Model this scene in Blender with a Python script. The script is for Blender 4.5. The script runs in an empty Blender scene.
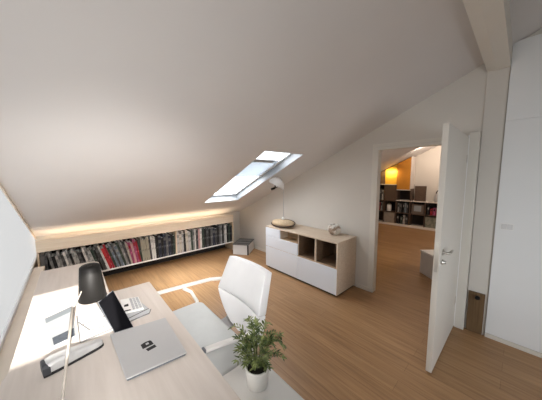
import bpy, math, random
from mathutils import Vector, Matrix
random.seed(7)
D = bpy.data
SC = bpy.context.scene
COL = SC.collection
PI = math.pi

# ------------------------------------------------------------------ materials
def _new(name):
    m = D.materials.new(name); m.use_nodes = True
    nt = m.node_tree; b = nt.nodes['Principled BSDF']
    return m, nt, b

def _set(b, rough, metal=0.0, spec=0.4, coat=0.0):
    b.inputs['Roughness'].default_value = rough
    b.inputs['Metallic'].default_value = metal
    b.inputs['Specular IOR Level'].default_value = spec
    b.inputs['Coat Weight'].default_value = coat

def paint(name, c, rough=.6, var=.06, scale=6.0, metal=0.0, spec=.4, bump=0.0, coat=0.0):
    m, nt, b = _new(name); _set(b, rough, metal, spec, coat)
    tc = nt.nodes.new('ShaderNodeTexCoord'); n = nt.nodes.new('ShaderNodeTexNoise')
    n.inputs['Scale'].default_value = scale; n.inputs['Detail'].default_value = 4
    nt.links.new(tc.outputs['Object'], n.inputs['Vector'])
    r = nt.nodes.new('ShaderNodeValToRGB')
    lo = [max(0, x*(1-var)) for x in c]; hi = [min(1, x*(1+var)) for x in c]
    r.color_ramp.elements[0].position = .3; r.color_ramp.elements[1].position = .7
    r.color_ramp.elements[0].color = (*lo, 1); r.color_ramp.elements[1].color = (*hi, 1)
    nt.links.new(n.outputs['Fac'], r.inputs['Fac']); nt.links.new(r.outputs['Color'], b.inputs['Base Color'])
    if bump:
        bp = nt.nodes.new('ShaderNodeBump'); bp.inputs['Strength'].default_value = bump; bp.inputs['Distance'].default_value = .004
        n2 = nt.nodes.new('ShaderNodeTexNoise'); n2.inputs['Scale'].default_value = scale*18
        nt.links.new(tc.outputs['Object'], n2.inputs['Vector'])
        nt.links.new(n2.outputs['Fac'], bp.inputs['Height']); nt.links.new(bp.outputs['Normal'], b.inputs['Normal'])
    return m

def speckle(name, c1, c2, scale=30, cut=.5, rough=.6, st=(1,1,1)):
    m, nt, b = _new(name); _set(b, rough, 0, .15)
    tc = nt.nodes.new('ShaderNodeTexCoord'); n = nt.nodes.new('ShaderNodeTexNoise')
    n.inputs['Scale'].default_value = scale; n.inputs['Detail'].default_value = 3
    mp = nt.nodes.new('ShaderNodeMapping'); mp.inputs['Scale'].default_value = st; nt.links.new(tc.outputs['Object'], mp.inputs['Vector'])
    nt.links.new(mp.outputs['Vector'], n.inputs['Vector'])
    r = nt.nodes.new('ShaderNodeValToRGB'); r.color_ramp.elements[0].position = cut-.05; r.color_ramp.elements[1].position = cut+.05
    r.color_ramp.elements[0].color = (*c1, 1); r.color_ramp.elements[1].color = (*c2, 1)
    nt.links.new(n.outputs['Fac'], r.inputs['Fac']); nt.links.new(r.outputs['Color'], b.inputs['Base Color'])
    return m

def wood(name, c1, c2, stretch=(1, 14, 14), scale=3.0, rough=.5, spec=.35):
    m, nt, b = _new(name); _set(b, rough, 0, spec)
    tc = nt.nodes.new('ShaderNodeTexCoord'); mp = nt.nodes.new('ShaderNodeMapping')
    mp.inputs['Scale'].default_value = stretch
    n = nt.nodes.new('ShaderNodeTexNoise'); n.inputs['Scale'].default_value = scale; n.inputs['Detail'].default_value = 6
    n.inputs['Distortion'].default_value = .6
    r = nt.nodes.new('ShaderNodeValToRGB'); r.color_ramp.elements[0].position = .3; r.color_ramp.elements[1].position = .72
    r.color_ramp.elements[0].color = (*c1, 1); r.color_ramp.elements[1].color = (*c2, 1)
    nt.links.new(tc.outputs['Object'], mp.inputs['Vector']); nt.links.new(mp.outputs['Vector'], n.inputs['Vector'])
    nt.links.new(n.outputs['Fac'], r.inputs['Fac']); nt.links.new(r.outputs['Color'], b.inputs['Base Color'])
    return m

def parquet(name):
    m, nt, b = _new(name); _set(b, .42, 0, .4)
    L = nt.links
    tc = nt.nodes.new('ShaderNodeTexCoord'); mp = nt.nodes.new('ShaderNodeMapping')
    mp.inputs['Rotation'].default_value = (0, 0, PI/2)
    L.new(tc.outputs['Object'], mp.inputs['Vector'])
    br = nt.nodes.new('ShaderNodeTexBrick'); br.offset = .37; br.offset_frequency = 2
    br.inputs['Scale'].default_value = 1; br.inputs['Brick Width'].default_value = 1.5; br.inputs['Row Height'].default_value = .125
    br.inputs['Mortar Size'].default_value = .0016; br.inputs['Mortar Smooth'].default_value = .3; br.inputs['Bias'].default_value = 0
    br.inputs['Color1'].default_value = (.365, .207, .098, 1); br.inputs['Color2'].default_value = (.415, .243, .118, 1)
    br.inputs['Mortar'].default_value = (.25, .14, .065, 1)
    L.new(mp.outputs['Vector'], br.inputs['Vector'])
    mp2 = nt.nodes.new('ShaderNodeMapping'); mp2.inputs['Scale'].default_value = (16, .8, 1)
    L.new(tc.outputs['Object'], mp2.inputs['Vector'])
    n = nt.nodes.new('ShaderNodeTexNoise'); n.inputs['Scale'].default_value = 2.6; n.inputs['Detail'].default_value = 7; n.inputs['Distortion'].default_value = .5
    L.new(mp2.outputs['Vector'], n.inputs['Vector'])
    r = nt.nodes.new('ShaderNodeValToRGB'); r.color_ramp.elements[0].position = .3; r.color_ramp.elements[1].position = .75
    r.color_ramp.elements[0].color = (.72, .70, .68, 1); r.color_ramp.elements[1].color = (1.12, 1.12, 1.12, 1)
    L.new(n.outputs['Fac'], r.inputs['Fac'])
    mx = nt.nodes.new('ShaderNodeMixRGB'); mx.blend_type = 'MULTIPLY'; mx.inputs['Fac'].default_value = 1
    L.new(br.outputs['Color'], mx.inputs['Color1']); L.new(r.outputs['Color'], mx.inputs['Color2'])
    L.new(mx.outputs['Color'], b.inputs['Base Color'])
    bp = nt.nodes.new('ShaderNodeBump'); bp.inputs['Strength'].default_value = .15; bp.inputs['Distance'].default_value = .002
    L.new(br.outputs['Fac'], bp.inputs['Height']); bp.invert = True
    L.new(bp.outputs['Normal'], b.inputs['Normal'])
    return m

def clear_glass(name, tint=(1, 1, 1)):
    m = D.materials.new(name); m.use_nodes = True; nt = m.node_tree; nt.nodes.clear()
    o = nt.nodes.new('ShaderNodeOutputMaterial'); mix = nt.nodes.new('ShaderNodeMixShader')
    t = nt.nodes.new('ShaderNodeBsdfTransparent'); t.inputs['Color'].default_value = (*tint, 1)
    g = nt.nodes.new('ShaderNodeBsdfGlossy'); g.inputs['Roughness'].default_value = .05
    mix.inputs['Fac'].default_value = .05; nt.links.new(t.outputs[0], mix.inputs[1]); nt.links.new(g.outputs[0], mix.inputs[2])
    nt.links.new(mix.outputs[0], o.inputs['Surface'])
    return m

def translucent(name, c, fac=.6):
    m = D.materials.new(name); m.use_nodes = True; nt = m.node_tree; nt.nodes.clear()
    o = nt.nodes.new('ShaderNodeOutputMaterial'); mix = nt.nodes.new('ShaderNodeMixShader'); mix.inputs['Fac'].default_value = fac
    d = nt.nodes.new('ShaderNodeBsdfDiffuse'); t = nt.nodes.new('ShaderNodeBsdfTranslucent')
    tc = nt.nodes.new('ShaderNodeTexCoord'); n = nt.nodes.new('ShaderNodeTexNoise'); n.inputs['Scale'].default_value = 3
    r = nt.nodes.new('ShaderNodeValToRGB'); r.color_ramp.elements[0].color = (*[x*.97 for x in c], 1); r.color_ramp.elements[1].color = (*c, 1)
    nt.links.new(tc.outputs['Object'], n.inputs['Vector']); nt.links.new(n.outputs['Fac'], r.inputs['Fac'])
    nt.links.new(r.outputs['Color'], d.inputs['Color']); nt.links.new(r.outputs['Color'], t.inputs['Color'])
    nt.links.new(d.outputs[0], mix.inputs[1]); nt.links.new(t.outputs[0], mix.inputs[2]); nt.links.new(mix.outputs[0], o.inputs['Surface'])
    return m

def emit(name, c, s):
    m = D.materials.new(name); m.use_nodes = True; nt = m.node_tree; nt.nodes.clear()
    o = nt.nodes.new('ShaderNodeOutputMaterial'); e = nt.nodes.new('ShaderNodeEmission')
    e.inputs['Color'].default_value = (*c, 1); e.inputs['Strength'].default_value = s
    nt.links.new(e.outputs[0], o.inputs['Surface']); return m

M = dict(
    ceil=paint('ceiling_paint', (.68, .66, .65), .9, .015, 2),
    wall=paint('wall_paint', (.61, .575, .525), .9, .015, 2),
    panelwhite=paint('panel_white', (.75, .75, .745), .5, .01, 2),
    wainscot=paint('sill_wood_beige', (.80, .71, .61), .6, .04, 5),
    doorwhite=paint('door_white', (.66, .615, .55), .45, .01, 3),
    framewhite=paint('frame_cream', (.66, .625, .56), .5, .02, 3),
    beam=paint('beam_paint', (.70, .67, .61), .8, .02, 3),
    floor=parquet('oak_floor'),
    ash=wood('ash_top', (.58, .46, .35), (.70, .59, .47), (14, 1, 14)),
    ashx=wood('ash_bookcase', (.56, .44, .31), (.68, .56, .42), (1, 14, 14)),
    desk=wood('desk_birch', (.60, .535, .485), (.67, .605, .555), (14, 1, 14), 2.2, .45),
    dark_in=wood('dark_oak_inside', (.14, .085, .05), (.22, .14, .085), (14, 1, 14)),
    mid_in=wood('oak_inside', (.40, .27, .16), (.50, .36, .23), (14, 1, 14)),
    brown=wood('brown_board', (.105, .06, .028), (.17, .105, .052), (14, 14, 1)),
    lac=paint('white_lacquer', (.78, .84, .92), .35, .01, 3),
    white=paint('white_plastic', (.82, .81, .79), .4, .01, 3),
    leather=paint('white_leather', (.85, .86, .88), .45, .02, 8, bump=.15),
    seat=paint('seat_fabric', (.56, .58, .58), .7, .03, 12, bump=.3),
    alu=paint('aluminium', (.50, .50, .505), .45, .02, 5, metal=.25),
    alud=paint('aluminium_edge', (.42, .42, .43), .45, .02, 5, metal=.3),
    chrome=paint('brushed_steel', (.55, .52, .47), .3, .02, 9, metal=.9),
    black=paint('black_satin', (.008, .0075, .007), .5, .1, 6, spec=.16),
    blackm=paint('black_matt', (.016, .016, .017), .7, .1, 6),
    screen=paint('black_glass', (.005, .005, .006), .8, .1, 2, spec=.0),
    notep=paint('notepad_paper', (.50, .51, .52), .8, .02, 9),
    paper=paint('paper', (.84, .82, .80), .8, .02, 9),
    greyp=paint('grey_print', (.12, .135, .155), .7, .15, 40),
    bluep=paint('pale_blue_print', (.30, .335, .36), .6, .05, 10),
    keyg=paint('key_grey', (.45, .45, .46), .5, .1, 50),
    lineg=paint('line_grey', (.14, .13, .125), .6, .1, 20),
    dgrey=paint('dark_grey_plastic', (.13, .14, .16), .5, .08, 8),
    soil=paint('soil', (.02, .016, .012), .95, .4, 60, bump=1),
    pot=paint('white_ceramic', (.78, .77, .74), .35, .02, 4),
    tan=wood('woven_straw', (.42, .31, .19), (.60, .47, .32), (20, 20, 60), 2.5, .8),
    rim=paint('dark_brown_rim', (.05, .033, .024), .6, .2, 20),
    vase=speckle('speckled_vase', (.72, .68, .62), (.32, .24, .18), 11, .56, .5),
    orange=paint('orange_panel', (.58, .24, .03), .55, .08, 4),
    yellow=paint('yellow_panel', (.85, .50, .06), .5, .05, 4),
    shelfw=paint('shelf_edge_cream', (.66, .61, .56), .6, .03, 6),
    shelfd=paint('shelf_dark', (.028, .021, .019), .7, .1, 6),
    shelfb=wood('shelf_brown', (.085, .055, .04), (.125, .085, .062), (1, 14, 14)),
    boxg=paint('box_greige', (.30, .265, .235), .7, .06, 12),
    boxw=paint('storage_box_white', (.66, .65, .64), .6, .03, 9),
    lidg=paint('storage_box_lid', (.13, .125, .12), .6, .08, 9),
    leaf=None, stemc=paint('stem_beige', (.31, .28, .245), .5, .04, 10), padp=paint('pad_paper', (.34, .35, .36), .8, .03, 9), padh=paint('pad_header', (.17, .19, .205), .7, .06, 12), capd=paint('stapler_end', (.035, .038, .045), .5, .1, 8), padb=paint('pad_block', (.06, .07, .085), .7, .2, 40), shelfb2=paint('frame_brown', (.15, .115, .095), .6, .1, 8), ped=paint('pedestal_white', (.70, .69, .67), .4, .01, 3), greyp2=paint('transom_grey', (.34, .35, .36), .5, .03, 6), opal=translucent('opal_sash', (.36, .38, .40), .6), reveal=paint('reveal_grey', (.30, .32, .34), .6, .02, 4), fasc=wood('fascia_ash_lit', (.70, .58, .44), (.82, .71, .57), (1, 14, 14)), glass=clear_glass('glass_clear'), frost=translucent('frosted_blind', (.48, .468, .452), .62),
    sash=paint('sash_white', (.78, .80, .82), .4, .01, 4), lampglass=translucent('opal_shade', (.52, .49, .46), .4),
    led=emit('led_warm', (1.0, .80, .58), 16.0),
)
def leafmat(name, a, b):
    m, nt, bs = _new(name); _set(bs, .45)
    tc = nt.nodes.new('ShaderNodeTexCoord'); n = nt.nodes.new('ShaderNodeTexNoise'); n.inputs['Scale'].default_value = 38
    r = nt.nodes.new('ShaderNodeValToRGB'); r.color_ramp.elements[0].position = .35; r.color_ramp.elements[1].position = .66
    r.color_ramp.elements[0].color = (*a, 1); r.color_ramp.elements[1].color = (*b, 1)
    nt.links.new(tc.outputs['Object'], n.inputs['Vector']); nt.links.new(n.outputs['Fac'], r.inputs['Fac']); nt.links.new(r.outputs['Color'], bs.inputs['Base Color'])
    return m
M['leaf'] = leafmat('leaf_green', (.035, .065, .018), (.27, .315, .11))

# ------------------------------------------------------------------ mesh builder
class MB:
    def __init__(s): s.v = []; s.f = []; s.mi = []; s.mat = 0; s.X = Matrix.Identity(4)
    def add(s, vs, fs):
        o = len(s.v); s.v += [tuple(s.X @ Vector(p)) for p in vs]
        for f in fs: s.f.append([o+i for i in f]); s.mi.append(s.mat)
        return s
    def box(s, x0, x1, y0, y1, z0, z1):
        vs = [(x0,y0,z0),(x1,y0,z0),(x1,y1,z0),(x0,y1,z0),(x0,y0,z1),(x1,y0,z1),(x1,y1,z1),(x0,y1,z1)]
        return s.add(vs, [(0,3,2,1),(4,5,6,7),(0,1,5,4),(1,2,6,5),(2,3,7,6),(3,0,4,7)])
    def prism(s, pts, a, b, axis='Z'):
        n = len(pts)
        def P(p, t): return {'Z': (p[0],p[1],t), 'Y': (p[0],t,p[1]), 'X': (t,p[0],p[1])}[axis]
        vs = [P(p,a) for p in pts] + [P(p,b) for p in pts]
        fs = [tuple(range(n-1,-1,-1)), tuple(range(n,2*n))] + [(i,(i+1)%n,n+(i+1)%n,n+i) for i in range(n)]
        return s.add(vs, fs)
    def lathe(s, prof, n=32, sx=1, sy=1, c=(0,0,0), cap=True):
        vs = []; fs = []
        for r, z in prof:
            for k in range(n):
                a = 2*PI*k/n; vs.append((c[0]+r*sx*math.cos(a), c[1]+r*sy*math.sin(a), c[2]+z))
        for i in range(len(prof)-1):
            for k in range(n):
                k2 = (k+1) % n; fs.append((i*n+k, i*n+k2, (i+1)*n+k2, (i+1)*n+k))
        if cap:
            fs.append(tuple(range(n-1,-1,-1))); fs.append(tuple((len(prof)-1)*n+k for k in range(n)))
        return s.add(vs, fs)
    def tube(s, pts, r, n=10, flat=1.0):
        pts = [Vector(p) for p in pts]; vs = []; fs = []
        rs = r if isinstance(r, (list, tuple)) else [r]*len(pts)
        prev = None
        for i, p in enumerate(pts):
            t = (pts[min(i+1,len(pts)-1)] - pts[max(i-1,0)]).normalized()
            if prev is None:
                a = Vector((0,0,1)) if abs(t.z) < .9 else Vector((1,0,0)); u = t.cross(a).normalized()
            else: u = (prev - t*prev.dot(t)).normalized()
            prev = u; w = t.cross(u)
            for k in range(n):
                q = 2*PI*k/n; vs.append(tuple(p + u*math.cos(q)*rs[i] + w*math.sin(q)*rs[i]*flat))
        for i in range(len(pts)-1):
            for k in range(n):
                k2 = (k+1) % n; fs.append((i*n+k, i*n+k2, (i+1)*n+k2, (i+1)*n+k))
        fs.append(tuple(range(n-1,-1,-1))); fs.append(tuple((len(pts)-1)*n+k for k in range(n)))
        return s.add(vs, fs)
    def sweep(s, pts, w, h, up=(0,0,1)):
        """rectangular bar along pts"""
        pts = [Vector(p) for p in pts]; vs = []; fs = []; up = Vector(up)
        for i, p in enumerate(pts):
            t = (pts[min(i+1,len(pts)-1)] - pts[max(i-1,0)]).normalized()
            sd = t.cross(up).normalized(); n = sd.cross(t)
            for a, b in ((-1,-1),(1,-1),(1,1),(-1,1)): vs.append(tuple(p + sd*a*w/2 + n*b*h/2))
        for i in range(len(pts)-1):
            for k in range(4):
                k2 = (k+1) % 4; fs.append((i*4+k, i*4+k2, (i+1)*4+k2, (i+1)*4+k))
        fs.append((3,2,1,0)); m = (len(pts)-1)*4; fs.append((m,m+1,m+2,m+3))
        return s.add(vs, fs)
    def build(s, name, mats, parent=None, bevel=0, smooth=False, seg=2, sub=0):
        me = D.meshes.new(name); me.from_pydata(s.v, [], s.f)
        for m in (mats if isinstance(mats, (list, tuple)) else [mats]): me.materials.append(m)
        me.polygons.foreach_set('material_index', s.mi)
        if smooth: me.polygons.foreach_set('use_smooth', [True]*len(me.polygons))
        me.update(); o = D.objects.new(name, me); COL.objects.link(o)
        import bmesh
        bm = bmesh.new(); bm.from_mesh(me); bmesh.ops.recalc_face_normals(bm, faces=bm.faces); bm.to_mesh(me); bm.free()
        if bevel:
            b = o.modifiers.new('bevel', 'BEVEL'); b.width = bevel; b.segments = seg; b.limit_method = 'ANGLE'; b.angle_limit = math.radians(35)
        if sub:
            b = o.modifiers.new('sub', 'SUBSURF'); b.levels = sub; b.render_levels = sub
        if parent is not None: setparent(o, parent)
        return o

def wloc(o):
    v = Vector(o.location)
    while o.parent: o = o.parent; v += Vector(o.location)
    return v
def setparent(o, p):
    o.parent = p
    o.matrix_parent_inverse = Matrix.Translation(-rootloc(p))
def rootloc(p):
    r = p
    while r.parent: r = r.parent
    return Vector(r.location) if r is p else Vector((0,0,0))

def thing(name, label, cat, loc=(0,0,0), group=None):
    o = D.objects.new(name, None); COL.objects.link(o); o.location = loc; o.empty_display_size = .1
    return tag(o, label, cat, group)
def tag(o, label, cat, group=None):
    o['label'] = label; o['category'] = cat
    if group: o['group'] = group
    return o
def struct(o): o['kind'] = 'structure'; return o
def B(*a): return MB().box(*a)

# ------------------------------------------------------------------ dimensions
G = 3.114; G2 = 3.204; XL = -.432; YB = 4.66; YR = -2.0
SL = .452
def cz(y): return 2.9007 - SL*y
NX = 8.5; NY0 = -1.0; NY1 = 3.56
def nz(y): return 3.432 - .475*y

# ------------------------------------------------------------------ setting
struct(MB().box(XL-.1, NX+.1, YR-.1, YB+.2, -.06, 0).build('floor', M['floor']))
# ceiling: sloped sheet with the roof window opening cut out
SX0, SX1, SY0, SY1 = 1.77, 2.47, 2.08, 3.76
def cq(m, x0, x1, y0, y1):
    m.add([(x0,y0,cz(y0)),(x1,y0,cz(y0)),(x1,y1,cz(y1)),(x0,y1,cz(y1))], [(0,1,2,3)])
m = MB()
cq(m, XL, SX0, YR, YB); cq(m, SX1, G+.05, YR, YB); cq(m, SX0, SX1, YR, SY0); cq(m, SX0, SX1, SY1, YB)
struct(m.build('ceiling', M['ceil']))
# gable wall with the doorway
DY0, DY1, DZ = .39, 1.343, 2.03
m = MB()
def gp(y0, y1, z0, ztop):
    m.prism([(y0,z0),(y1,z0),(y1,ztop(y1)),(y0,ztop(y0))], G, G2, 'X')
top = lambda y: cz(y) + .02
gp(DY1, YB+.1, 0, top); gp(YR-.1, DY0-.02, 0, top); gp(DY0-.02, DY1, DZ, top)
struct(m.build('wall_right', M['wall']))
struct(MB().box(XL-.1, G+.05, YB, YB+.06, 0, 1.0).build('wall_back', M['wall']))
# rear wall; its high opening is added, unseen, to shape the sun patch
RX0, RX1, RZ0, RZ1 = -.285, .16, 2.258, 2.632
m = MB()
def rq(x0, x1, z0, z1): m.add([(x0,YR,z0),(x1,YR,z0),(x1,YR,z1),(x0,YR,z1)], [(0,1,2,3)])
rq(XL, G+.05, 0, RZ0); rq(XL, G+.05, RZ1, 4.0); rq(RX1, G+.05, RZ0, RZ1); rq(XL, RX0, RZ0, RZ1)
struct(m.build('wall_front', M['wall']))
# left gable: wood below, white glazing above
SILL = .545
struct(MB().add([(XL,YR,0),(XL,YB,0),(XL,YB,SILL),(XL,YR,SILL)], [(0,1,2,3)]).build('wall_left', M['wainscot']))
win = D.objects.new('window_1', None); COL.objects.link(win); win.location = (XL, 2, SILL); struct(win)
MB().add([(XL,YR,SILL),(XL,YB,SILL),(XL,YB,cz(YB)),(XL,YR,cz(YR))], [(0,1,2,3)]).build('window_pane', M['frost'], win)
m = MB(); m.box(XL, XL+.018, YR, YB-.01, SILL-.02, SILL+.012)
m.build('window_frame', M['sash'], win, bevel=.003)
B(XL, -.315, YR, 4.05, .49, .522).build('window_sill', M['wainscot'], win, bevel=.003)
m = MB(); m.prism([(YR,cz(YR)-.03),(YB,cz(YB)-.03),(YB,cz(YB)),(YR,cz(YR))], XL, XL+.012, 'X')
struct(m.build('trim_1', M['wainscot']))

# beam with a chamfered lower edge, and the flat post below it
m = MB(); m.prism([(.312,cz(.312)+.03),(.307,2.662),(.239,2.648),(.148,2.655),(.148,cz(.148)+.03)], XL, G, 'X')
struct(m.build('trim_2', M['beam']))
struct(B(G-.012, G, .150, .305, 0, 2.66).build('trim_3', M['wall'], bevel=.002))
m = MB(); m.box(G-.03, G, YR, .146, .045, 2.159); m.box(G-.03, G, YR, .146, 2.160, cz(.146)+.02)
struct(m.build('trim_4', M['panelwhite'], bevel=.002))
struct(B(G-.034, G, YR, .146, 0, .042).build('baseboard_right', M['doorwhite'], bevel=.003))
m = MB(); m.box(G-.012, G, DY1, 1.56, 0, .06); m.box(G-.012, G, 3.07, YB, 0, .06)
struct(m.build('baseboard_back', M['doorwhite'], bevel=.003))

# door: frame, leaf standing open into the room
door = D.objects.new('door_1', None); COL.objects.link(door); door.location = (G, .41, 0); struct(door)
m = MB(); m.box(G-.006, G2+.004, DY1-.03, DY1+.005, 0, DZ-.03); m.box(G-.006, G2+.004, DY0+.003, DY1+.005, DZ-.029, DZ+.004)
m.box(G-.004, G, DY1+.006, DY1+.05, .0, DZ+.010); m.box(G-.004, G, DY0+.004, DY1+.05, DZ+.012, DZ+.05)
m.box(G-.068, G2, .310, .392, 0, 2.085)
m.build('door_frame', M['framewhite'], door, bevel=.004)
LX0, LX1, LY0, LY1 = 2.135, 3.045, .392, .433
leaf = B(LX0, LX1, LY0, LY1, .012, 2.045).build('door_leaf', M['doorwhite'], door, bevel=.003)
m = MB(); m.box(LX1+.001, G-.07, LY0-.006, LY0+.02, .012, 2.06); m.build('door_rebate', M['white'], door, bevel=.002)
h = MB(); h.tube([(2.215,LY0,1.035),(2.215,LY0-.045,1.035)], .011); h.tube([(2.213,LY0-.045,1.035),(2.27,LY0-.05,1.037),(2.34,LY0-.046,1.03)], .010)
h.X = Matrix.Translation((2.215,LY0,1.035)) @ Matrix.Rotation(PI/2, 4, 'X'); h.lathe([(.026,0),(.026,.008),(.02,.010)], 20); h.X = Matrix.Identity(4)
h.build('door_handle', M['chrome'], door, smooth=True)
h = MB(); h.X = Matrix.Translation((2.215,LY0,.955)) @ Matrix.Rotation(PI/2, 4, 'X'); h.lathe([(.022,0),(.022,.008),(.012,.010),(.012,.03)], 20)
h.build('keyhole_rose', M['chrome'], door, smooth=True)
B(LX0-.002, LX0+.001, LY0+.010, LY1-.010, .885, 1.125).build('lock_plate', M['chrome'], door)
for z in (.27, 1.78):
    h = MB(); h.lathe([(.009,0),(.009,.09)], 14, c=(LX1+.012, LY0-.008, z)); h.box(LX1-.05, LX1+.012, LY0-.003, LY0, z+.005, z+.085)
    h.build('hinge', M['chrome'], door, smooth=False)

# roof window
sky = D.objects.new('window_2', None); COL.objects.link(sky); sky.location = (2.12, 2.9, cz(2.9)); struct(sky)
nrm = Vector((0, SL, 1)).normalized(); tdn = Vector((0, 1, -SL)).normalized()
def sp(x, y, d):  # point on the slope at height d above it
    return tuple(Vector((x, y, cz(y))) + nrm*d)
RD = .13
m = MB()
for (xa, ya, xb, yb) in ((SX0,SY0,SX1,SY0),(SX1,SY0,SX1,SY1),(SX1,SY1,SX0,SY1),(SX0,SY1,SX0,SY0)):
    m.add([sp(xa,ya,0), sp(xb,yb,0), sp(xb,yb,RD), sp(xa,ya,RD)], [(0,1,2,3)])
m.build('reveal', M['reveal'], sky)
def slab(m, x0, x1, y0, y1, d0, d1):
    m.add([sp(x0,y0,d0),sp(x1,y0,d0),sp(x1,y1,d0),sp(x0,y1,d0),sp(x0,y0,d1),sp(x1,y0,d1),sp(x1,y1,d1),sp(x0,y1,d1)],
          [(0,3,2,1),(4,5,6,7),(0,1,5,4),(1,2,6,5),(2,3,7,6),(3,0,4,7)])
m = MB()
slab(m, SX0, SX1, SY0, SY0+.05, RD-.02, RD+.03); slab(m, SX0, SX1, SY1-.05, SY1, RD-.02, RD+.03)
slab(m, SX0, SX0+.05, SY0, SY1, RD-.02, RD+.03); slab(m, SX1-.05, SX1, SY0, SY1, RD-.02, RD+.03)
m.build('window_frame', M['sash'], sky, bevel=.004)
m = MB(); slab(m, SX0+.03, SX1-.20, 2.40, 2.47, RD-.05, RD+.03)
m.build('transom', M['greyp2'], sky, bevel=.004)
m = MB(); slab(m, SX0+.05, SX1-.05, 2.47, 2.98, RD-.01, RD+.0)
m.build('sash_panel', M['opal'], sky)
m = MB(); m.add([sp(SX0+.05,SY0+.05,RD+.01), sp(SX1-.05,SY0+.05,RD+.01), sp(SX1-.05,SY1-.05,RD+.01), sp(SX0+.05,SY1-.05,RD+.01)], [(0,1,2,3)])
m.build('window_pane', M['glass'], sky)

# ------------------------------------------------------------------ bookcase along the low wall
BX0, BX1, BY0, BY1 = -.40, 2.688, 4.28, 4.63
bc = thing('low_bookcase', 'long low ash wood bookcase full of books under the sloped ceiling', 'bookcase', (1.15, 4.45, 0))
m = MB(); m.box(BX0+.022, BX1-.022, BY0+.03, BY1, .65, .69); m.build('top_board', M['ashx'], bc, bevel=.003)
B(BX0, BX1, BY0, BY0+.03, .648, .812).build('fascia', M['fasc'], bc, bevel=.006)  # ash lightened here, the glow on the fascia is put into its colour
for x in (BX0, BX1-.022): B(x, x+.022, BY0+.002 if x < 0 else BY0, BY1, 0, .645 if x < 0 else .645).build('side_panel', M['ashx'], bc, bevel=.002)
B(1.415, 1.437, BY0+.004, BY1-.02, .2, .645).build('divider', M['ashx'], bc, bevel=.002)
B(BX0+.022, BX1-.022, BY0+.002, BY1-.02, .182, .2).build('bottom_shelf', M['white'], bc, bevel=.002)
B(BX0+.022, BX1-.022, BY1-.018, BY1, .2, .645).build('back_panel', M['shelfd'], bc)
B(BX0+.05, BX1-.05, BY1-.05, BY1-.03, 0, .182).build('plinth', M['blackm'], bc)
B(BX0+.06, BX1-.06, BY0+.10, BY0+.125, .695, .704).build('light_strip', M['led'], bc)

PAL = {
 'black': (.017,.017,.018), 'charcoal': (.05,.05,.052), 'dark grey': (.10,.10,.10), 'grey': (.22,.22,.215), 'pale grey': (.40,.39,.375),
 'white': (.62,.61,.58), 'navy': (.022,.026,.04), 'dark green': (.035,.05,.04), 'blue grey': (.13,.16,.19), 'red': (.42,.035,.04),
 'dark red': (.26,.02,.03), 'magenta': (.28,.06,.13), 'pink': (.50,.30,.30), 'khaki': (.30,.28,.22), 'beige': (.46,.41,.35)}
bmats = {}
def bookmat(c):
    if c not in bmats:
        a = PAL[c]; b = [min(1, x*1.9+.05) for x in a] if max(a) < .3 else [x*.55 for x in a]
        bmats[c] = speckle('cover_'+c.replace(' ', '_'), a, b, 60, .60, .5, (1,1,.22))
    return bmats[c]
ORD = lambda n: str(n) + ('th' if 10 <= n % 100 <= 20 else {1:'st',2:'nd',3:'rd'}.get(n % 10, 'th'))
left_run = [ # colour, thickness, lean degrees
 ('dark grey',.045,0),('charcoal',.03,0),('grey',.03,9),('black',.04,9),('pale grey',.026,9),('grey',.03,9),('charcoal',.03,9),('white',.026,11),('grey',.035,11),
 ('black',.03,11),('pale grey',.03,11),('pale grey',.024,12),('charcoal',.04,12),('black',.03,12),('white',.026,13),('grey',.03,13),('pale grey',.032,14),('dark green',.034,15),('black',.03,15),
 ('charcoal',.04,15),('white',.026,16),('red',.042,16),('dark red',.03,16),('dark green',.035,16),('blue grey',.03,16),('charcoal',.03,16),('blue grey',.04,15),('dark green',.035,15),('grey',.03,14),('charcoal',.03,12),
 ('beige',.026,11),('magenta',.035,10),('pink',.03,9),('magenta',.035,8),('dark red',.03,8),('dark green',.03,7),('khaki',.042,5),('khaki',.04,5),('khaki',.045,4),('charcoal',.03,4),('white',.04,3),('white',.026,2),
 ('black',.045,0),('navy',.05,0),('black',.045,0),('navy',.045,0),('dark grey',.04,0),('navy',.05,0),('black',.045,0),('dark green',.035,0)]
right_run = [('pale grey',.042,0),('beige',.040,0),('pale grey',.035,0),('black',.03,2),('beige',.045,2),('pale grey',.05,2),('dark green',.035,2),('grey',.03,1),('white',.022,0),('charcoal',.045,0),('pink',.035,0),('white',.035,0),
 ('dark green',.045,0),('black',.045,0),('charcoal',.045,0),('black',.045,0),('dark grey',.045,0),('navy',.045,0),('charcoal',.045,0),('black',.045,0),('dark grey',.035,0),('grey',.03,0),('black',.045,0),('pale grey',.036,0),('white',.022,0),('black',.045,0),('dark green',.035,0),('black',.05,0)]
def make_book(x, w, h, d, lean, col, label, group):
    m = MB()
    m.mat = 0
    m.box(0, w, 0, .006, 0, h); m.box(0, .003, .006, d, 0, h); m.box(w-.003, w, .006, d, 0, h)
    m.mat = 1; m.box(.003, w-.003, .006, d-.006, .004, h-.004)
    if col in ('charcoal','grey','pale grey','beige','blue grey','magenta','white','dark grey','navy'):   # spine band
        m.mat = 2; m.box(.002, w-.002, -.0008, 0, h*.72, h*.86)
    o = m.build('book', [bookmat(col), M['paper'], bookmat({'white':'pale grey','pale grey':'grey','beige':'khaki','grey':'dark grey','magenta':'dark red','blue grey':'grey'}.get(col,'dark grey'))])
    o.location = (x, BY0+.018, .2018); o.rotation_euler = (0, -math.radians(lean), 0)
    tag(o, label, 'book', group)
    return o
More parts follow.
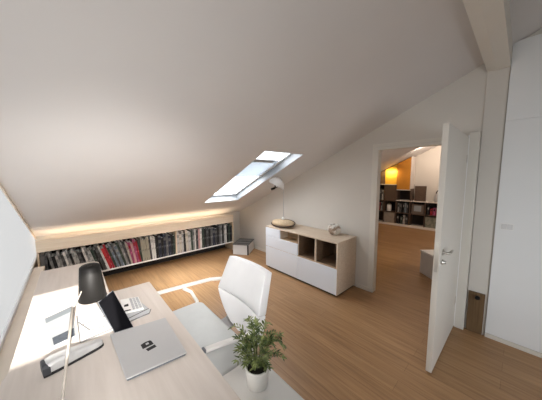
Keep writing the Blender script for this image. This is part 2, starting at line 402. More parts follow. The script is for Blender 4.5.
def row(run, x0, x1, left):
    tot = sum(w/math.cos(math.radians(a)) for _, w, a in run)
    hs = [random.choice((.36,.38,.40,.415,.42)) for _ in run]
    # extra room where a book leans more than its left neighbour
    extra = [0]*len(run)
    for i in range(1, len(run)):
        d = math.tan(math.radians(run[i][2])) - math.tan(math.radians(run[i-1][2]))
        if d > 0: extra[i] = d*.41
    k = (x1 - x0 - sum(extra) - .012)/(tot + len(run)*.0012)
    x = x0 + .003
    n = len(run)
    for i, (c, w, a) in enumerate(run):
        w *= k; x += extra[i]
        lean = 'leaning ' if a >= 5 else 'upright '
        if left: lab = '%s%s book, %s from the left end of the low bookcase' % (lean, c, ORD(i+1))
        else: lab = '%s%s book, %s from the right end of the low bookcase' % (lean, c, ORD(n-i))
        make_book(x, w, hs[i], .235, a, c, lab, 'books in the long part of the low bookcase' if left else 'books in the right part of the low bookcase')
        x += w/math.cos(math.radians(a)) + .0012*k
row(left_run, BX0+.022, 1.415, True)
row(right_run, 1.437, BX1-.022, False)

# ------------------------------------------------------------------ storage box on the floor past the bookcase
bx = thing('storage_box', 'pale grey storage box with dark lid and black edging on floor', 'box', (2.85, 4.05, 0))
m = MB(); m.X = Matrix.Translation((2.715, 3.77, 0)) @ Matrix.Rotation(math.atan2(.6, .8), 4, 'Z')
m.box(0, .46, 0, .34, 0, .21); m.build('box_body', M['boxw'], bx, bevel=.004)
X = m.X
m = MB(); m.X = X; m.box(-.006, .466, -.006, .346, .21, .232); m.build('lid', M['lidg'], bx, bevel=.004)
m = MB(); m.X = X; m.box(-.003, .03, -.003, .022, 0, .21); m.box(.04, .07, -.003, .343, .232, .235); m.box(.2, .23, -.003, .343, .232, .235); m.build('edging', M['blackm'], bx)

# ------------------------------------------------------------------ sideboard
S = 2.602; SY_F, SY_N = 3.06, 1.578
sb = thing('sideboard', 'white and oak sideboard with drawers and open cubbies against the gable wall', 'sideboard', (2.86, 2.32, 0))
m = MB(); m.box(S, G-.006, SY_N, SY_F, .752, .772)
m.build('top_panel', M['ash'], sb, bevel=.003)
for y in (SY_N, SY_F-.02): B(S, G-.006, y, y+.02, .03, .752).build('side_panel', M['ash'], sb, bevel=.002)
B(S+.03, G-.02, SY_N+.02, SY_F-.02, 0, .03).build('plinth', M['blackm'], sb)
B(S+.02, G-.006, SY_N+.02, SY_F-.02, .03, .045).build('bottom_panel', M['ash'], sb)
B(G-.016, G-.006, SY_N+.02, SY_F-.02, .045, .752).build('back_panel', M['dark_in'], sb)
B(S+.004, G-.016, SY_N+.02, SY_F-.02, .402, .414).build('shelf', M['mid_in'], sb)
B(S+.02, G-.016, 2.285, 2.297, .414, .752).build('divider', M['ash'], sb)
B(S+.003, G-.016, 1.943, 1.957, .414, .752).build('divider', M['ash'], sb)
B(S+.02, G-.016, 2.690, 2.700, .598, .752).build('divider', M['ash'], sb)
B(S+.02, G-.016, 2.297, SY_F-.02, .592, .600).build('shelf', M['mid_in'], sb)
B(S+.20, S+.21, 2.297, 2.690, .600, .752).build('niche_back', M['mid_in'], sb)
B(S-.001, S+.02, 2.692, SY_F-.003, .600, .750).build('drawer', M['lac'], sb, bevel=.002)
B(S-.001, S+.02, 2.291, SY_F-.003, .408, .596).build('drawer', M['lac'], sb, bevel=.002)
B(S-.001, S+.02, 2.294, SY_F-.003, .034, .403).build('drawer', M['lac'], sb, bevel=.002)
B(S-.001, S+.02, SY_N+.004, 2.290, .034, .403).build('drawer', M['lac'], sb, bevel=.002)
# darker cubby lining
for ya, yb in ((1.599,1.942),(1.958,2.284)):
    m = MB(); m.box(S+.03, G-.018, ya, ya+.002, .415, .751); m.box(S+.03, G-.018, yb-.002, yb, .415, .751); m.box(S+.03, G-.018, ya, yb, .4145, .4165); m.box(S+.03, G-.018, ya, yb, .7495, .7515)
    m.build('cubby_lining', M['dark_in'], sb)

# woven basket
bk = thing('woven_basket', 'shallow tan woven basket with dark rim on the sideboard', 'basket', (2.83, 2.80, .772))
m = MB(); m.lathe([(.10,0),(.20,.015),(.245,.05),(.235,.085),(.20,.105),(.12,.118),(.02,.122)], 36, .62, 1.0, (2.78, 2.79, .773)); m.build('basket_body', M['tan'], bk, smooth=True)
pts = [(2.78+.150*math.cos(a), 2.79+.252*math.sin(a), .832+.036*math.cos(a)) for a in [2*PI*i/40 for i in range(41)]]
MB().tube(pts, .011, 8).build('basket_rim', M['rim'], bk, smooth=True)
m = MB(); m.lathe([(.006,0),(.022,.012),(.026,.03),(.015,.05),(.004,.06)], 14, c=(2.78,2.79,.890)); m.build('knob', M['paper'], bk, smooth=True)
# round vase
m = MB(); R = .097
prof = [(R*math.sin(a), R*.93*(1-math.cos(a))) for a in [.35+ (2.55-.35)*i/14 for i in range(15)]]
z0 = prof[0][1]; prof = [(r, z-z0) for r, z in prof]
zt = prof[-1][1]; prof += [(.045, zt-.01), (.03, zt-.06)]
m.lathe(prof, 32, c=(2.95, 1.86, .772))
tag(m.build('round_vase', M['vase'], smooth=True), 'small round speckled cream and brown vase on the sideboard', 'vase')
# table lamp leaning over the sideboard below the roof window
tl = thing('slim_table_lamp', 'slim arched table lamp with pale dome shade on sideboard behind the basket', 'lamp', (2.975, 2.975, .772))
m = MB(); m.lathe([(.05,0),(.05,.012),(.01,.018)], 24, c=(2.975,2.975,.772)); m.build('base', M['alud'], tl, smooth=True)
m = MB(); m.tube([(2.975,2.975,.78),(2.95,2.95,1.40),(2.90,2.91,1.50),(2.82,2.86,1.60),(2.70,2.78,1.645),(2.56,2.70,1.655),(2.50,2.66,1.64)], .0045, 8); m.build('stem', M['alud'], tl, smooth=True)
m = MB(); m.X = Matrix.Translation((2.48,2.655,1.515)) @ Matrix.Rotation(math.radians(30), 4, Vector((.67,.74,0)))
m.lathe([(.135,0),(.133,.03),(.118,.065),(.088,.098),(.045,.118),(.012,.123)], 32, cap=False); m.build('lamp_shade', M['lampglass'], tl, smooth=True)
m = MB(); m.tube([(2.47,2.65,1.60),(2.455,2.645,1.47)], .012, 10); m.tube([(2.455,2.645,1.475),(2.40,2.68,1.455)], .018, 10); m.tube([(2.455,2.645,1.475),(2.53,2.60,1.51)], .007, 8)
m.build('lamp_socket', M['black'], tl, smooth=True)

# ------------------------------------------------------------------ desk (with a rounded extension behind it)
dk = thing('desk', 'pale birch desk with long extension along the left window', 'desk', (.1, 1.4, 0))
DT = .74
def rc(cx, cy, r, a0, a1, n=8): return [(cx+r*math.cos(a0+(a1-a0)*i/n), cy+r*math.sin(a0+(a1-a0)*i/n)) for i in range(n+1)]
out = [(.462, .35), (.462, 2.13)]
out += [(.175, 2.135)] + rc(.175-.10, 3.09-.10, .10, 0, PI/2) + [(-.272, 3.09)] + rc(-.28+.06, 1.50+.05, .06, PI, PI*1.35, 5)[:1] + [(-.292,1.50), (-.29,1.30), (-.26,.9), (-.2, .35)]
MB().prism(out, DT-.028, DT).build('desk_top', M['desk'], dk, bevel=.003)
for x, y in ((.40, 2.05), (.40, .42), (-.14, .42), (-.21, 3.0), (.10, 2.98)):
    B(x-.025, x+.025, y-.025, y+.025, 0, DT-.028).build('leg', M['white'], dk, bevel=.003)
B(-.24, .42, 2.03, 2.05, .50, DT-.03).build('back_rail', M['white'], dk)

# ------------------------------------------------------------------ things on the desk
def quad(m, pts, z0, z1): return m.prism(pts, z0, z1)
# laptop
lp = thing('laptop', 'closed silver laptop with black mark on its lid on the desk', 'laptop', (.25, 1.29, DT))
LQ = [(.125,1.112),(.386,1.082),(.395,1.462),(.110,1.512)]
def inset(q, k):
    cx = sum(p[0] for p in q)/4; cy = sum(p[1] for p in q)/4
    return [(cx+(p[0]-cx)*k, cy+(p[1]-cy)*k) for p in q]
quad(MB(), inset(LQ, .975), DT+.001, DT+.0125).build('laptop_base', M['dgrey'], lp, bevel=.004)  # dark grey stands in for the shadow strip below the lid
quad(MB(), LQ, DT+.0135, DT+.020).build('lid', M['alu'], lp, bevel=.003)
quad(MB(), inset(LQ, .985), DT+.0120, DT+.0137).build('seam', M['blackm'], lp)
# the mark: a block with a notch, and a short bar underneath
m = MB(); ang = math.radians(3)
m.X = Matrix.Translation((.250, 1.262, DT+.0202)) @ Matrix.Rotation(ang, 4, 'Z') @ Matrix.Diagonal((1.05, 1.45, 1, 1))
for poly in ([(-.026,-.002),(-.026,.026),(-.006,.030),(-.006,-.002)], [(-.006,-.002),(-.006,.010),(.010,.010),(.010,-.002)], [(-.006,.022),(-.006,.030),(.018,.028),(.020,.022)],
             [(.008,-.002),(.008,.024),(.022,.024),(.024,-.002)], [(-.012,-.026),(-.016,-.010),(.026,-.008),(.028,-.024)]):
    m.prism(poly, 0, .0006)
m.build('lid_logo', M['blackm'], lp)
# black tablet tilted up on a stand
tb = thing('tablet', 'slim black tablet propped up behind the silver laptop', 'tablet', (.17, 1.6, DT))
A, Bq, Cc, Dd = Vector((.080,1.748,.862)), Vector((.170,1.815,.86)), Vector((.226,1.50,.752)), Vector((.134,1.515,.752))
nn = (Cc-Dd).cross(A-Dd).normalized(); Bq = Bq - nn*(Bq-A).dot(nn)
if nn.z < 0: nn = -nn
m = MB(); vs = [tuple(p) for p in (Dd,Cc,Bq,A)] + [tuple(p - nn*.010) for p in (Dd,Cc,Bq,A)]
m.add(vs, [(0,1,2,3),(7,6,5,4),(0,4,5,1),(1,5,6,2),(2,6,7,3),(3,7,4,0)]); m.build('tablet_body', M['dgrey'], tb, bevel=.002)
ctr = (A+Bq+Cc+Dd)/4
m = MB(); q = [ctr+(p-ctr)*.965 for p in (Dd,Cc,Bq,A)]; m.add([tuple(p+nn*.0008) for p in q], [(0,1,2,3)]); m.build('screen', M['screen'], tb)
m = MB(); hp = (A+Bq)*.3+(Cc+Dd)*.2 - nn*.022
m.sweep([tuple(hp), (hp.x+.01, hp.y+.05, DT+.012)], .02, .005)
m.build('stand', M['alud'], tb)
# keyboard and calculator
kb = thing('keyboard', 'slim white keyboard lying across the desk behind the tablet', 'keyboard', (.12, 1.72, DT))
def ring(pts, z, r=.0022):
    return MB().tube([(x, y, z) for x, y in pts + pts[:1]], r, 6)
KO = [(-.055,1.90),(-.045,1.60),(-.02,1.56),(.30,1.60),(.345,1.615),(.352,1.66),(.33,1.73)]
quad(MB(), [(-.026,1.885),(-.018,1.56),(.335,1.60),(.352,1.64),(.325,1.79),(.10,1.92)], DT, DT+.010).build('keyboard_body', M['notep'], kb, bevel=.004)
m = MB()
for pts in ([(-.027,1.885),(-.019,1.558),(.335,1.598),(.354,1.64)], [(-.020,1.79),(.03,1.645),(.10,1.635)], [(-.01,1.74),(.12,1.76)], [(.22,1.625),(.345,1.66)]):
    m.tube([(x,y,DT+.0105) for x, y in pts], .003, 6)
m.build('key_gap_lines', M['lineg'], kb)
ca = thing('calculator', 'grey desk calculator with button rows right of the black tablet', 'calculator', (.27, 1.75, DT+.01))
cqd = [(.205,1.690),(.318,1.668),(.325,1.865),(.215,1.905)]
quad(MB(), cqd, DT+.0105, DT+.022).build('calculator_body', M['white'], ca, bevel=.003)
def bil(q, u, v):
    a = [q[0][i]+(q[1][i]-q[0][i])*u for i in (0,1)]; b = [q[3][i]+(q[2][i]-q[3][i])*u for i in (0,1)]
    return (a[0]+(b[0]-a[0])*v, a[1]+(b[1]-a[1])*v)
m = MB()
for i in range(3):
    for j in range(6):
        u0, v0 = .46+i*.17, .06+j*.15
        quad(m, [bil(cqd,u0,v0), bil(cqd,u0+.13,v0), bil(cqd,u0+.13,v0+.11), bil(cqd,u0,v0+.11)], DT+.022, DT+.026)
m.build('buttons', M['keyg'], ca)
m = MB(); quad(m, [bil(cqd,.10,.40), bil(cqd,.32,.40), bil(cqd,.34,.56), bil(cqd,.12,.52)], DT+.022, DT+.0235); m.build('dark_mark', M['blackm'], ca)
m = MB(); quad(m, [bil(cqd,.06,.08), bil(cqd,.36,.08), bil(cqd,.36,.14), bil(cqd,.06,.14)], DT+.022, DT+.0232); m.build('bottom_strip', M['blackm'], ca)
# notepad
npd = thing('notepad', 'open white notepad with grey printed blocks in the sun on the desk', 'notepad', (-.10, 1.8, DT))
NQ = [(-.122,1.625),(-.062,1.640),(-.068,2.03),(-.185,1.985)]
NQ = [(-.135,1.615),(-.035,1.640),(-.045,2.06),(-.185,1.985)]
quad(MB(), NQ, DT, DT+.012).build('pages', M['padp'], npd, bevel=.002)
def npatch(u0,u1,v0,v1): return [bil(NQ,u0,v0), bil(NQ,u1,v0), bil(NQ,u1,v1), bil(NQ,u0,v1)]
quad(MB(), npatch(.03,.97,.80,.99), DT+.012, DT+.0128).build('header_strip', M['padh'], npd)
quad(MB(), npatch(.10,.95,.02,.24), DT+.012, DT+.0128).build('printed_block', M['padb'], npd)
# stapler
st = thing('stapler', 'silver long-arm stapler with dark base on the near left of the desk', 'stapler', (-.05, 1.43, DT))
ax = Vector((.200, .040, 0)); L_ = ax.length; 
X = Matrix.Translation((-.155, 1.425, DT)) @ Matrix.Rotation(math.atan2(ax.y, ax.x), 4, 'Z')
def loft(secs):
    """secs: (x, halfwidth, z0, z1)"""
    m = MB(); m.X = X; vs = []; fs = []
    for x, w, a, b in secs:
        vs += [(x,-w,a),(x,w,a),(x,w,a+(b-a)*.72),(x,w*.72,b),(x,-w*.72,b),(x,-w,a+(b-a)*.72)]
    for i in range(len(secs)-1):
        for k in range(6): fs.append((i*6+k, i*6+(k+1)%6, (i+1)*6+(k+1)%6, (i+1)*6+k))
    fs.append(tuple(range(5,-1,-1))); fs.append(tuple((len(secs)-1)*6+k for k in range(6)))
    return m.add(vs, fs)
loft([(-.003,.036,0,.013),(.03,.039,0,.013),(.19,.029,0,.013),(.222,.022,0,.013),(.234,.011,0,.012)]).build('stapler_base', M['blackm'], st, bevel=.002)
loft([(.004,.034,.012,.054),(.03,.037,.012,.062),(.08,.036,.012,.060),(.15,.030,.012,.048),(.205,.024,.012,.040),(.224,.018,.012,.036),(.231,.009,.013,.030)]).build('stapler_arm', M['alu'], st, bevel=.004)
loft([(-.004,.035,.009,.056),(.004,.0365,.009,.058),(.022,.039,.009,.052)]).build('stapler_cap', M['capd'], st, bevel=.003)

# desk lamp: black shade on a thin pale stem
dl = thing('desk_lamp', 'black conical desk lamp with slim white leaning stem on the desk', 'lamp', (-.11, 1.10, DT))
SHX, SHY, SHZ = .054, 1.62, .955
m = MB(); m.X = Matrix.Translation((SHX,SHY,SHZ)) @ Matrix.Rotation(math.radians(-1), 4, 'Y') @ Matrix.Rotation(math.radians(4), 4, 'X')
m.lathe([(.062,.002),(.0645,0),(.066,.002),(.0470,.195),(.042,.200),(.012,.201)], 40, cap=False)
m.lathe([(.062,.002),(.043,.188),(.01,.190)], 40, cap=False); m.build('lamp_shade', M['black'], dl, smooth=True)
m = MB(); m.lathe([(.02,0),(.028,.02),(.03,.045),(.02,.07),(.014,.09)], 20, c=(SHX,SHY,SHZ+.10)); m.build('bulb', M['pot'], dl, smooth=True)
m = MB(); m.tube([(-.088,1.10,DT+.02),(-.034,1.50,.985)], [.0052,.0066], 10); m.tube([(-.034,1.50,.980),(-.01,1.56,1.0),(.02,1.60,1.05)], .0035, 8); m.build('stem', M['stemc'], dl, smooth=True)
m = MB(); m.lathe([(.03,0),(.03,.012),(.010,.02),(.008,.03)], 24, c=(-.089,1.09,DT)); m.build('base', M['white'], dl, smooth=True)

# ------------------------------------------------------------------ office chair
ch = thing('office_chair', 'white leather office chair with armrests facing the desk', 'chair', (.70, 1.60, 0))
# seat: cushion with rounded outline
def rrect(x0,x1,y0,y1,r,n=6):
    return rc(x1-r,y0+r,r,-PI/2,0,n)+rc(x1-r,y1-r,r,0,PI/2,n)+rc(x0+r,y1-r,r,PI/2,PI,n)+rc(x0+r,y0+r,r,PI,PI*1.5,n)
SZ = .47
MB().prism(rrect(.34,.868,1.12,2.0,.07), SZ-.07, SZ).build('seat', M['seat'], ch, bevel=.02, seg=4)
# backrest: curved slab, two pads
def backpad(z0, z1, yl0, yl1, yr0, yr1, th, n=10, ny=12, bulge=.018, pw=1):
    m = MB(); vs = []; fs = []
    def P(u, v, s):
        z = z0+(z1-z0)*v
        yl = yl0+(yl1-yl0)*v**pw; yr = yr0+(yr1-yr0)*v
        y = yl+(yr-yl)*u
        x = .72+.5*z + .03*(4*(u-.5)**2) * -1
        b = bulge*(1-(2*u-1)**4)*(1-(2*v-1)**4)
        return (x - b, y, z) if s == 0 else (x+th, y, z-.02)
    for s in (0, 1):
        for j in range(n+1):
            for i in range(ny+1): vs.append(P(i/ny, j/n, s))
    k = (n+1)*(ny+1)
    for j in range(n):
        for i in range(ny):
            a = j*(ny+1)+i; fs.append((a, a+1, a+ny+2, a+ny+1)); fs.append((k+a, k+a+ny+1, k+a+ny+2, k+a+1))
    for i in range(ny): fs.append((i, k+i, k+i+1, i+1)); a = n*(ny+1)+i; fs.append((a, a+1, k+a+1, k+a))
    for j in range(n): a = j*(ny+1); fs.append((a, a+ny+1, k+a+ny+1, k+a)); a += ny; fs.append((a, k+a, k+a+ny+1, a+ny+1))
    return m.add(vs, fs)
br = backpad(.600, .878, 1.885, 1.885, 1.255, 1.335, .075).build('backrest', M['leather'], ch, bevel=.007, smooth=True, seg=3)
br2 = backpad(.440, .597, 1.42, 1.882, 1.20, 1.255, .074, bulge=.018, pw=.55).build('lower_backrest', M['leather'], ch, bevel=.006, smooth=True, seg=3)
m = MB(); m.sweep([(1.02,1.60,.50),(.95,1.60,.41),(.70,1.60,.395)], .14, .02); m.build('back_bracket', M['alud'], ch, bevel=.003)
# arms
m = MB(); m.sweep([(.40,2.15,.60),(.565,2.118,.612),(.80,2.085,.615),(1.00,2.06,.612),(1.10,2.0,.612),(1.11,1.88,.61)], .046, .022); m.sweep([(.735,2.085,.60),(.80,2.06,.55),(.83,2.0,.47),(.80,1.93,.42)], .03, .022, (0,1,0)); m.build('armrest', M['white'], ch, bevel=.006)
m = MB(); m.sweep([(.535,1.195,.62),(.62,1.175,.622),(.78,1.13,.622),(.83,1.135,.612),(.85,1.15,.56),(.85,1.16,.44)], .034, .022); m.build('armrest', M['white'], ch, bevel=.006)
B(.52, .534, 1.180, 1.216, .610, .632).build('arm_cap', M['dgrey'], ch, bevel=.003)
m = MB(); m.lathe([(.05,.12),(.04,.14),(.028,.16),(.028,.40)], 20, c=(.64,1.6,0)); m.build('gas_column', M['chrome'], ch, smooth=True)
m = MB()
for k in range(5):
    a = 2*PI*k/5+.3; m.sweep([(.64+.03*math.cos(a),1.6+.03*math.sin(a),.125),(.64+.30*math.cos(a),1.6+.30*math.sin(a),.085)], .045, .03)
m.build('star_base', M['white'], ch, bevel=.004)
for k in range(5):
    a = 2*PI*k/5+.3; m = MB(); m.X = Matrix.Translation((.64+.30*math.cos(a),1.6+.30*math.sin(a),.035)) @ Matrix.Rotation(PI/2,4,'X'); m.lathe([(.02,-.025),(.035,-.018),(.035,.018),(.02,.025)], 18); m.build('caster', M['blackm'], ch, smooth=True)

# ------------------------------------------------------------------ white pedestal beside the desk, with the potted plant
pd = thing('pedestal_cabinet', 'low white drawer cabinet between desk and floor under the plant', 'cabinet', (.63, .74, 0))
B(.475, .788, .40, 1.035, .04, .55).build('cabinet_body', M['ped'], pd, bevel=.004)
B(.49, .775, .42, 1.02, 0, .04).build('plinth', M['blackm'], pd)
for z in (.06, .225, .39): B(.789, .80, .42, 1.02, z, z+.15).build('drawer', M['ped'], pd, bevel=.003)

PX, PY, PZ = .672, .866, .55
pp = thing('potted_plant', 'bushy green fern-like plant in a white pot on white cabinet', 'plant', (PX, PY, PZ))
m = MB(); m.lathe([(.048,0),(.054,.004),(.064,.105),(.065,.112),(.059,.112),(.056,.098)], 36, c=(PX,PY,PZ)); m.build('pot', M['pot'], pp, smooth=True)
m = MB(); m.lathe([(.0565,.0),(.04,.008),(.02,.012),(.004,.013)], 28, c=(PX,PY,PZ+.096)); m.build('soil', M['soil'], pp, smooth=True)
rnd = random.Random(11)
lm = MB(); sm = MB()
def leaf(m, p, d, ln, w):
    d = d.normalized(); s = d.cross(Vector((rnd.uniform(-.4,.4), rnd.uniform(-.4,.4), 1))).normalized()
    up = s.cross(d).normalized(); c = .12*ln
    m.add([tuple(p), tuple(p+d*ln*.35+s*w/2+up*c), tuple(p+d*ln*.75+s*w*.36+up*c*.6), tuple(p+d*ln-up*c*.3), tuple(p+d*ln*.75-s*w*.36+up*c*.6), tuple(p+d*ln*.35-s*w/2+up*c)], [(0,1,2,3),(0,3,4,5)])
camdir = Vector((PX, PY, 0)).normalized(); rt = Vector((camdir.y, -camdir.x, 0))
def stem(az, reach, hgt, droop, n=9, ll=.034):
    d = Vector((math.cos(az), math.sin(az), 0)); b = Vector((PX,PY,PZ+.10)) + d*rnd.uniform(.004,.03)
    pts = []
    for i in range(n+1):
        t = i/n; pts.append(b + d*reach*t**1.25 + Vector((0,0,1))*(hgt*math.sin(t*PI*droop)/max(.3, math.sin(min(.5, droop)*PI))) )
    sm.tube([tuple(p) for p in pts], [.0018*(1-.6*i/n) for i in range(n+1)], 5)
    for i in range(4, n+1):
        t = (pts[i]-pts[i-1]).normalized(); sd = t.cross(Vector((0,0,1)))
        if sd.length < .05: sd = Vector((1,0,0))
        sd.normalize()
        for sg in (-1, 1):
            leaf(lm, pts[i], t*.75+sd*sg*.8+Vector((0,0,rnd.uniform(-.3,.3))), ll*rnd.uniform(.7,1.2), .0085*rnd.uniform(.8,1.25))
    leaf(lm, pts[-1], pts[-1]-pts[-2], ll, .010)
for k in range(44):
    az = rnd.uniform(0, 2*PI); stem(az, rnd.uniform(.02,.11), rnd.uniform(.07,.15), rnd.uniform(.42,.62), 8, .032)
a0 = math.atan2(rt.y, rt.x)
stem(a0+.1, .12, .15, .72, 10, .038); stem(a0+.25, .13, .13, .76, 10, .040); stem(a0+.45, .11, .15, .7, 10, .036); stem(a0+2.7, .13, .20, .62, 10, .03)
af = math.atan2(camdir.y, camdir.x)
for k in range(7): stem(af+rnd.uniform(-.7,.7), rnd.uniform(.05,.11), rnd.uniform(.17,.21), rnd.uniform(.4,.6), 10, .03)
lm.build('foliage', M['leaf'], pp, smooth=False); sm.build('stems', M['leaf'], pp, smooth=True)

# ------------------------------------------------------------------ small things at the right wall
sw = thing('light_switch', 'white double light switch plate on the white wall panel', 'switch', (G-.03, .068, 1.165))
B(G-.038, G-.0305, .022, .112, 1.135, 1.200).build('plate', M['white'], sw, bevel=.002)
for y in (.029, .070): B(G-.043, G-.038, y, y+.035, 1.142, 1.193).build('rocker', M['boxw'], sw, bevel=.002)
wb = B(G-.032, G-.0125, .168, .296, 0, .44).build('wood_board', M['brown'], bevel=.004)
tag(wb, 'narrow brown wooden board upright against wall behind the door', 'board')
m = MB(); m.X = Matrix.Translation((G-.0325,.222,.40)) @ Matrix.Rotation(-PI/2,4,'Y')
m.lathe([(.012,0),(.012,.02),(.02,.024),(.02,.045),(.012,.05)], 18)
m.build('door_stop', M['black'], wb, smooth=True)

# ------------------------------------------------------------------ next room seen through the doorway
def nwall(pts, name, mat): 
    n = len(pts); return struct(MB().add(pts, [tuple(range(n))]).build(name, mat))
nwall([(NX,NY0,0),(NX,NY1,0),(NX,NY1,nz(NY1)+.05),(NX,NY0,nz(NY0)+.05)], 'wall_far', M['wall'])
nwall([(G2,NY1,0),(NX,NY1,0),(NX,NY1,nz(NY1)+.05),(G2,NY1,nz(NY1)+.05)], 'wall_far_left', M['wall'])
nwall([(G2,NY0,0),(NX,NY0,0),(NX,NY0,4),(G2,NY0,4)], 'wall_far_right', M['wall'])
nwall([(G2,NY0,nz(NY0)),(NX,NY0,nz(NY0)),(NX,NY1,nz(NY1)),(G2,NY1,nz(NY1))], 'ceiling.001', M['ceil'])
nwall([(G2+.001,NY0,nz(NY0)),(G2+.001,NY0,2.5),(G2+.001,1.2,2.04),(G2+.001,NY1,1.0),(G2+.001,NY1,nz(NY1))], 'wall_far_near', M['wall'])

FX = 8.14
us = thing('cubby_shelf', 'stepped wall of dark cubby shelves with orange panels in next room', 'shelf unit', (8.3, 2.6, 0))
# uprights
T = .022
for y, zt in ((3.54, 1.39), (3.18, 1.39), (2.79, 1.39), (2.375, 1.25), (1.955, .86), (1.56, .86), (1.18, .86)):
    B(FX, NX-.01, y-T/2, y+T/2, .05, zt).build('upright', M['shelfb'], us)
for y0, y1, z, mt in ((3.54,1.18,.06,'shelfw'), (3.54,2.375,.45,'shelfb'), (2.375,1.18,.45,'shelfb'), (3.54,2.79,.83,'shelfb'), (2.79,1.18,.86,'shelfw'), (3.54,2.79,1.385,'shelfw'), (2.79,2.375,1.215,'shelfw'), (1.955,1.18,.46,'shelfb')):
    B(FX-.004, NX-.01, y1, y0, z-.02, z+.004).build('shelf_board', M[mt], us)
B(FX-.03, NX-.01, 1.18, 3.54, 0, .045).build('plinth', M['shelfw'], us)
B(NX-.03, NX-.012, 1.18, 3.54, .05, .86).build('back_panel', M['shelfd'], us)
B(NX-.03, NX-.012, 2.375, 3.54, .86, 1.39).build('back_panel', M['shelfd'], us)
B(FX+.01, FX+.03, 2.80, 3.16, .85, 1.37).build('brown_panel', M['shelfb'], us)
def slopepanel(name, mat, x0, x1, y0, y1, z0, off=.03):
    MB().prism([(y0,z0),(y1,z0),(y1,nz(y1)-off),(y0,nz(y0)-off)], x0, x1, 'X').build(name, M[mat], us)
slopepanel('orange_panel', 'orange', FX, FX+.02, 2.40, 2.80, 1.225)
slopepanel('yellow_panel', 'yellow', FX+.03, FX+.05, 2.81, 3.18, 1.39)
slopepanel('dark_panel', 'dark_in', FX+.05, FX+.07, 3.19, 3.5, 1.39)
MB().prism([(2.375,1.225),(2.40,1.225),(2.40,nz(2.40)-.02),(2.375,nz(2.375)-.02)], FX, NX-.01, 'X').build('end_panel', M['shelfw'], us)

def solo(o, label, cat, group=None): return tag(o, label, cat, group)
solo(B(FX+.1, FX+.14, 1.975, 2.285, .868, 1.345).build('dark_panel_board', M['shelfb'], bevel=.004), 'dark brown square panel standing on the far shelf below orange panel', 'panel')
o = thing('framed_picture', 'small grey framed picture in a middle cubby of the far shelf', 'picture', (8.2, 2.15, .46))
B(8.18, 8.20, 1.99, 2.33, .457, .76).build('frame', M['shelfb2'], o); B(8.176, 8.18, 2.06, 2.26, .54, .72).build('picture', M['bluep'], o)
solo(B(8.15, 8.45, 2.82, 3.165, .067, .42).build('fabric_box', M['boxg'], bevel=.01), 'greige fabric box in bottom row of the far shelf left of center', 'box', 'boxes in the far shelf')
o = B(8.17, 8.20, 1.60, 1.935, .067, .40).build('canvas_board', speckle('mottled_green', (.17,.18,.14), (.28,.27,.22), 9, .5, .8)); solo(o, 'grey green canvas board leaning in bottom row of the far shelf', 'canvas')
o = thing('white_canister', 'white canister in the left middle cubby of the far shelf', 'canister', (8.3, 2.98, .84))
m = MB(); m.lathe([(.07,0),(.075,.01),(.075,.21),(.06,.225)], 20, c=(8.25,3.04,.46)); m.build('canister_body', M['white'], o, smooth=True)
m = MB(); m.lathe([(.062,0),(.062,.03),(.03,.04),(.01,.05)], 20, c=(8.25,3.04,.686)); m.build('lid', M['dgrey'], o, smooth=True)
o.location = (8.25, 3.04, .46)
for ch2 in o.children: ch2.matrix_parent_inverse = Matrix.Translation(-Vector(o.location))
# books and files in the cubbies
def file(y, w, z, h, col, lab, grp):
    m = MB(); m.mat = 0; m.box(8.17, 8.40, y, y+w, z, z+h); m.mat = 1; m.box(8.168, 8.17, y+w*.2, y+w*.8, z+h*.6, z+h*.85)
    tag(m.build('file_folder', [bookmat(col), bookmat('black' if PAL[col][0] > .2 else 'grey')]), lab, 'folder', grp)
for k, (y, w, h, c) in enumerate(((2.42,.055,.30,'charcoal'),(2.48,.05,.33,'blue grey'),(2.535,.05,.31,'black'),(2.62,.05,.32,'charcoal'),(2.69,.05,.30,'grey'))):
    file(y, w, .455, h, c, '%s folder, %s from the right in middle cubby below the orange panel' % (c, ORD(k+1)), 'folders below the orange panel')
for k, (y, w, h, c) in enumerate(((2.42,.07,.27,'charcoal'),(2.51,.05,.31,'pale grey'),(2.58,.06,.25,'dark green'),(2.68,.07,.3,'black'))):
    file(y, w, .066, h, c, '%s folder, %s from the right in the bottom cubby below the orange panel' % (c, ORD(k+1)), 'folders in the bottom cubby')
for k, (y, w, h, c) in enumerate(((3.22,.05,.34,'white'),(3.29,.04,.40,'charcoal'),(3.36,.05,.38,'pale grey'))):
    file(y, w, .835, h, c, '%s folder, %s from the right in upper left cubby of far shelf' % (c, ORD(k+1)), 'folders in the upper left cubby')
for k, (y, w, h, c) in enumerate(((3.24,.05,.30,'grey'),(3.32,.05,.28,'dark red'))):
    file(y, w, .455, h, c, '%s folder, %s from the right in lower left cubby of far shelf' % (c, ORD(k+1)), 'folders in the lower left cubby')
for k, (y, w, h, c) in enumerate(((1.60,.07,.20,'dark red'),(1.68,.07,.22,'magenta'),(1.76,.06,.19,'dark red'),(1.84,.06,.27,'black'))):
    file(y, w, .465, h, c, '%s folder, %s from the right under the right end of far shelf' % (c, ORD(k+1)), 'red folders in the far shelf')
# bag on the shelf end
o = thing('grey_bag', 'small grey bag standing on the right end of the far shelf', 'bag', (8.28, 1.66, .865))
m = MB(); m.lathe([(.09,0),(.115,.04),(.11,.16),(.075,.24),(.05,.27)], 20, .7, 1, (8.28,1.66,.866)); m.build('bag_body', M['keyg'], o, smooth=True)
m = MB(); m.tube([(8.28,1.66+.06*math.cos(a),1.12+.10*math.sin(a)) for a in [PI*i/12 for i in range(13)]], .012, 8); m.build('bag_handle', M['blackm'], o, smooth=True)
